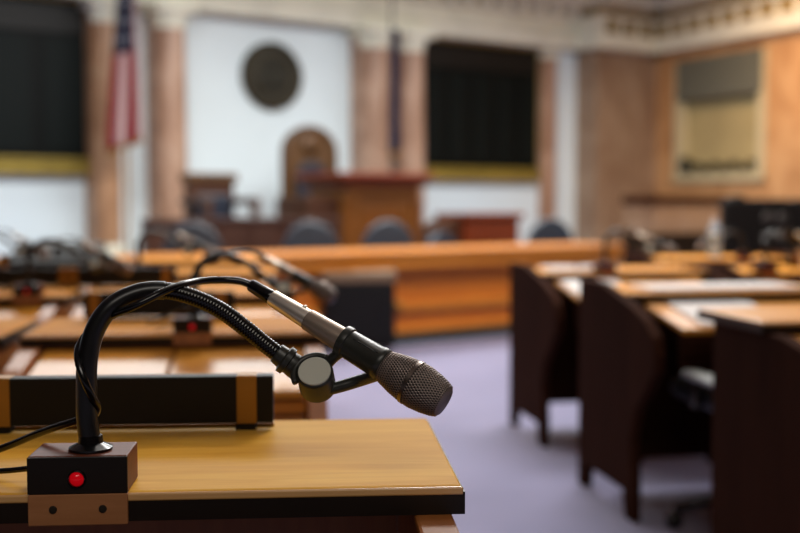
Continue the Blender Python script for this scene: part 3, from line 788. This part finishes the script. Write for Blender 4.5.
# grille head
NS = 120
prof = []
def hr(s):
    pts_ = [(160, 15.2), (164, 16.6), (176, 19.6), (190, 21.8), (200, 22.2), (212, 20.6), (221, 18.4), (226, 16.4), (228.6, 12.5), (229.4, 6), (229.6, 0.2)]
    for (a, ra), (b, rb_) in zip(pts_, pts_[1:]):
        if s <= b: return ra + (rb_ - ra) * (s - a) / (b - a)
    return .2
ss = [160 + i * .62 for i in range(int(66 / .62))] + [226, 227.2, 228.2, 228.9, 229.3, 229.6]
NT = 176
CELL_T = 44; CELL_S = 2.5
def gr(s, r, t_):
    spx = s / k
    row = math.floor(spx / CELL_S)
    ph = (row % 2) * PI
    b_ = math.sin(CELL_T * t_ + ph) * math.sin(PI * (spx / CELL_S - row))
    return r * (1 + .045 * b_) if spx < 228.5 else r
bm = B(); lathe(bm, Tl, md, [(s * k, hr(s) * .00113) for s in ss], NT, True, gr); 
hole = []
for f in bm.faces:
    c = f.calc_center_median() - Tl; s_ = c.dot(md); rr = (c - md * s_).length
    hole.append(rr < hr(s_ / k) * .00113 * 0.99 and s_ / k < 226)
head = link('grille_head', bm, [M['grille'], M['black_paint']], body, True)
for p_, hl in zip(head.data.polygons, hole): p_.material_index = 1 if hl else 0

bm = B(); lathe(bm, Tl, md, mp([(189, 21.5), (189.4, 22.9), (193, 23.2), (193.4, 21.9)]), 56, cap=False); link('grille_ring', bm, M['ring'], body, 'auto')
# cable: from the plug, over the neck, twisted round the post
cab = [(252, 285.6, Yt), (240, 281.3, Yt - .001), (222, 280, Yt - .006), (200, 281.2, Yb + .06), (180, 285.5, Yb + .026), (163, 292, Yb + .006), (147, 300, Yb - .004), (130, 308, Yb - .006), (115, 314, Yb + .004),
       (100, 322, Yb + .022), (86, 335, Yb + .018), (78.5, 349, Yb + .004), (79, 364, Yb - .010), (85, 382, Yb - .0155), (92.5, 398, Yb - .009), (97.5, 408, Yb + .003), (92, 417, Yb + .0165), (80, 420, Yb + .02), (60, 426, Yb + .03), (36, 434.5, Yb + .05), (12, 444.5, Yb + .07), (-20, 456, Yb + .08)]
cp = [L(P(*c)) for c in cab]
bm = B(); tube(bm, spline(cp, 10), .0043, 12); link('cable', bm, M['black_gloss'], mic, True)
c2 = [L(P(*c)) for c in ((40, 467, Yb - .01), (24, 469, Yb), (8, 470.5, Yb + .005), (-12, 471.5, Yb + .006))]
bm = B(); tube(bm, spline(c2, 8), .0032, 10); link('power_lead', bm, M['black_gloss'], mic, True)

for d, x, mir, lab in ((left_rows[(2, 0)], -.32, 0, 'blurred gooseneck microphone on the oak desk directly behind the nearest desk'),
                       (left_rows[(3, 1)], -.12, 0, 'blurred gooseneck microphone on the third left desk, arching in front of the white wall'),
                       (left_rows[(4, 0)], -.6, 0, 'blurred gooseneck microphone on the fourth left desk back, at its aisle end'),
                       (left_rows[(4, 1)], -.55, 0, 'blurred gooseneck microphone at the left edge on the fourth left desk back'),
                       (right_rows[('c', 0)], -.5, 0, 'gooseneck microphone on the third desk right of the aisle, near the bench end'),
                       (right_rows[('d', 1)], -.3, 1, 'gooseneck microphone leaning left on the farthest right-hand desk, before the balustrade'),
                       (right_rows[('c', 1)], -.70, 0, 'gooseneck microphone on the middle desk of the third right-hand row'),
                       (right_rows[('d', 2)], -.66, 0, 'gooseneck microphone before the dark high-backed bench')):
    c = copy_tree(mic); c.location = on_shelf(d, x, 0); c.rotation_euler = (0, 0, d.rotation_euler.z + (0 if not mir else .0)); c['label'] = lab
    sc_ = .7 if 'farthest' in lab else .86; c.scale = (-sc_ if mir else sc_, sc_, sc_)

# ------------------------------------------------------------------ white sheets added as glare on the right-hand desks
def sheet(d, x, w, dp_, label, n=1):
    rz = d.rotation_euler.z
    y = -.17; slope = math.atan2(.723 - .672, .325)
    o = B(); box(o, -w / 2, w / 2, -dp_ / 2, dp_ / 2, 0, .006)
    s = link('glare_sheet', o, M['paper']); tagp(s, label, 'paper', 'white glare sheets on the right-hand desks')
    z = .672 + (.325 + y) / .325 * 0 + (y + .33) * (.723 - .672) / .325 + .0015
    s.location = on_shelf(d, x, y, z); s.rotation_euler = (slope, 0, rz)
sheet(right_rows[('c', 0)], -.60, .26, .27, 'white sheet added for glare on the third desk from the front, right of the aisle')
sheet(right_rows[('b', 0)], -.52, .30, .28, 'white sheet added for glare on the sloping leaf of the second desk right of the aisle')

def flat_sheet(d, x, y, w, dp_, label):  # white sheet laid on the shelf to stand for its glare
    o = B(); box(o, -w / 2, w / 2, -dp_ / 2, dp_ / 2, 0, .008)
    s = link('glare_sheet', o, M['paper']); tagp(s, label, 'paper', 'white glare sheets on the right-hand desks')
    s.location = on_shelf(d, x, y, ZT + .001); s.rotation_euler = (0, 0, d.rotation_euler.z)
flat_sheet(right_rows[('b', 0)], -.40, .17, .58, .26, 'wide white sheet added for glare, lying on the shelf of the second desk right of the aisle')
flat_sheet(right_rows[('c', 0)], -.56, .21, .32, .24, 'white sheet added for glare, lying on the shelf of the third desk right of the aisle')

# small things on the blurred desks
def console(d, x, y, rz, label):
    t = empty('desk_console', on_shelf(d, x, y), d.rotation_euler.z + rz, label, 'console')
    bm = B(); prism(bm, [(-.12, 0), (.12, 0), (.12, .13), (.04, .13), (-.12, .05)], lambda a, b, q: Vector((q, a, b)), -.19, .19); link('housing', bm, M['black_paint'], t, bevel=.006)
    for k in range(5):
        bm = B(); box(bm, -.15 + k * .065, -.11 + k * .065, -.03, .0, .098, .118); link('key', bm, M['clip'], t, bevel=.003)
console(left_rows[(4, 1)], -.2, .16, 0, 'black sloping console on the fourth left desk back, at the left edge')
t = empty('blue_cup', on_shelf(left_rows[(5, 1)], -.43, .2), 0, 'small blue cup on the farthest left desk, before the white wall', 'cup')
bm = B(); lathe(bm, Vector((0, 0, 0)), Vector((0, 0, 1)), [(0, .03), (.002, .033), (.1, .042), (.104, .044), (.1, .04), (.01, .031)], 24, cap=True); link('cup_body', bm, M['blue_plastic'], t, 'auto')
t = empty('water_bottle', on_shelf(right_rows[('d', 1)], -.38, .2), 0, 'pale translucent water bottle on the farthest right-hand desk before the balustrade', 'bottle')
bm = B(); lathe(bm, Vector((0, 0, 0)), Vector((0, 0, 1)), [(0, .03), (.004, .036), (.06, .036), (.066, .034), (.072, .036), (.15, .036), (.19, .022), (.205, .0135)], 28); link('bottle_body', bm, M['bottle'], t, 'auto')
bm = B(); lathe(bm, Vector((0, 0, .205)), Vector((0, 0, 1)), [(0, .016), (.018, .016), (.02, .014)], 20); link('cap', bm, M['paper'], t, 'auto')
t = empty('paper_cup', on_shelf(right_rows[('c', 1)], -.42, .14), 0, 'white paper cup on the middle desk of the third right-hand row', 'cup')
bm = B(); lathe(bm, Vector((0, 0, 0)), Vector((0, 0, 1)), [(0, .028), (.11, .041), (.114, .043), (.11, .039), (.01, .028)], 24); link('cup_body', bm, M['paper'], t, 'auto')

# ------------------------------------------------------------------ chairs on the right
def make_chair():
    t = empty('low_backed_chair', (0, 0, 0), 0, None, 'chair', 'black low-backed chairs at the right-hand desks')
    bm = B(); box(bm, -.23, .23, -.22, .24, .41, .49); link('seat', bm, M['black_leather'], t, bevel=.035, seg=4)
    bm = B(); prism(bm, [(-.22, .5), (-.22, .6), (-.18, .65), (.18, .65), (.22, .6), (.22, .5)], lambda a, b, q: Vector((a, q + .5 * a * a, b)), -.26, -.2); link('backrest', bm, M['black_leather'], t, bevel=.02)
    bm = B(); box(bm, -.03, .03, -.24, -.2, .4, .56); link('back_bracket', bm, M['black_metal'], t, bevel=.004)
    for sx in (-.27, .27):
        bm = B(); box(bm, sx - .03, sx + .03, -.27, -.02, .52, .545); a_ = link('armrest', bm, M['arm_highlight'], t, bevel=.01, seg=3)
        bm = B(); box(bm, sx - .012, sx + .012, -.1, -.05, .43, .522); link('arm_post', bm, M['black_metal'], a_, bevel=.004)
    bm = B(); cyl(bm, Vector((0, 0, .1)), Vector((0, 0, .41)), .028, 16); link('column', bm, M['black_metal'], t, 'auto')
    for i in range(5):
        a = 2 * PI * i / 5 + .3
        bm = B(); tube(bm, [Vector((0, 0, .12)), Vector((.15 * math.cos(a), .15 * math.sin(a), .1)), Vector((.28 * math.cos(a), .28 * math.sin(a), .065))], .018, 8)
        sphere(bm, Vector((.28 * math.cos(a), .28 * math.sin(a), .03)), .03, u=10, v=6); link('leg', bm, M['black_metal'], t, True)
    return t
ch = make_chair()
for i, (d, x, lab) in enumerate(((right_rows[('b', 0)], -.46, 'black low-backed chair at the second desk right of the aisle'),
                                 (right_rows[('c', 0)], -.4, 'black low-backed chair at the third desk right of the aisle'))):
    c = ch if i == 0 else copy_tree(ch)
    c.location = on_shelf(d, x, -.33, 0); c.rotation_euler = (0, 0, d.rotation_euler.z); c['label'] = lab

# ------------------------------------------------------------------ lights
def area(name, loc, target, sx, sy, power, col=(1, 1, 1)):
    l = bpy.data.lights.new(name, 'AREA'); l.shape = 'RECTANGLE'; l.size = sx; l.size_y = sy; l.energy = power; l.color = col
    o = bpy.data.objects.new(name, l); COL.objects.link(o); o.location = loc
    o.rotation_euler = (Vector(target) - Vector(loc)).to_track_quat('-Z', 'Y').to_euler(); return o
def down(name, u, n, s1, s2, p, c): 
    o = area(name, W(u, n, CEIL - .04), W(u, n, 0), s1, s2, p, c); o.rotation_euler = (0, 0, WA); return o
down('ceiling_lamp', -1.6, 4.7, 10, 1.5, 770, (.96, .985, .97))
down('ceiling_lamp', -3.33, 9.15, 2.2, 1.4, 290, (1, .97, .93))
down('ceiling_lamp', -4.4, 11.2, 5, 1.4, 55, (1, .95, .88))
down('ceiling_lamp', -9.3, 16.6, 4, 1.4, 115, (1, .92, .82))  # added behind the camera for weak frontal light
o = area('ceiling_lamp', RW(-1.9, STEP + 4.0, CEIL - .1), RW(0.2, STEP + 2.6, 1.2), .9, .9, 68, (1, .62, .32)); o.data.spread = 2.0
w = bpy.data.worlds.new('world'); SC.world = w; w.use_nodes = True
w.node_tree.nodes['Background'].inputs[0].default_value = (.6, .65, .75, 1); w.node_tree.nodes['Background'].inputs[1].default_value = .05

# ------------------------------------------------------------------ camera
cd = bpy.data.cameras.new('camera'); cam = bpy.data.objects.new('camera', cd); COL.objects.link(cam)
cd.lens = 50; cd.sensor_width = 36; cam.location = EYE; cam.rotation_euler = (PI / 2 - PITCH, 0, 0)
cd.clip_start = .05; cd.clip_end = 100
cd.dof.use_dof = True; cd.dof.focus_distance = Yb + .03; cd.dof.aperture_fstop = 2.7
SC.camera = cam
vs = SC.view_settings
vs.view_transform = 'Standard'; vs.look = 'None'; vs.gamma = 1; vs.use_curve_mapping = False; vs.exposure = 0
SC.cycles.use_denoising = True
SC.cycles.max_bounces = 8
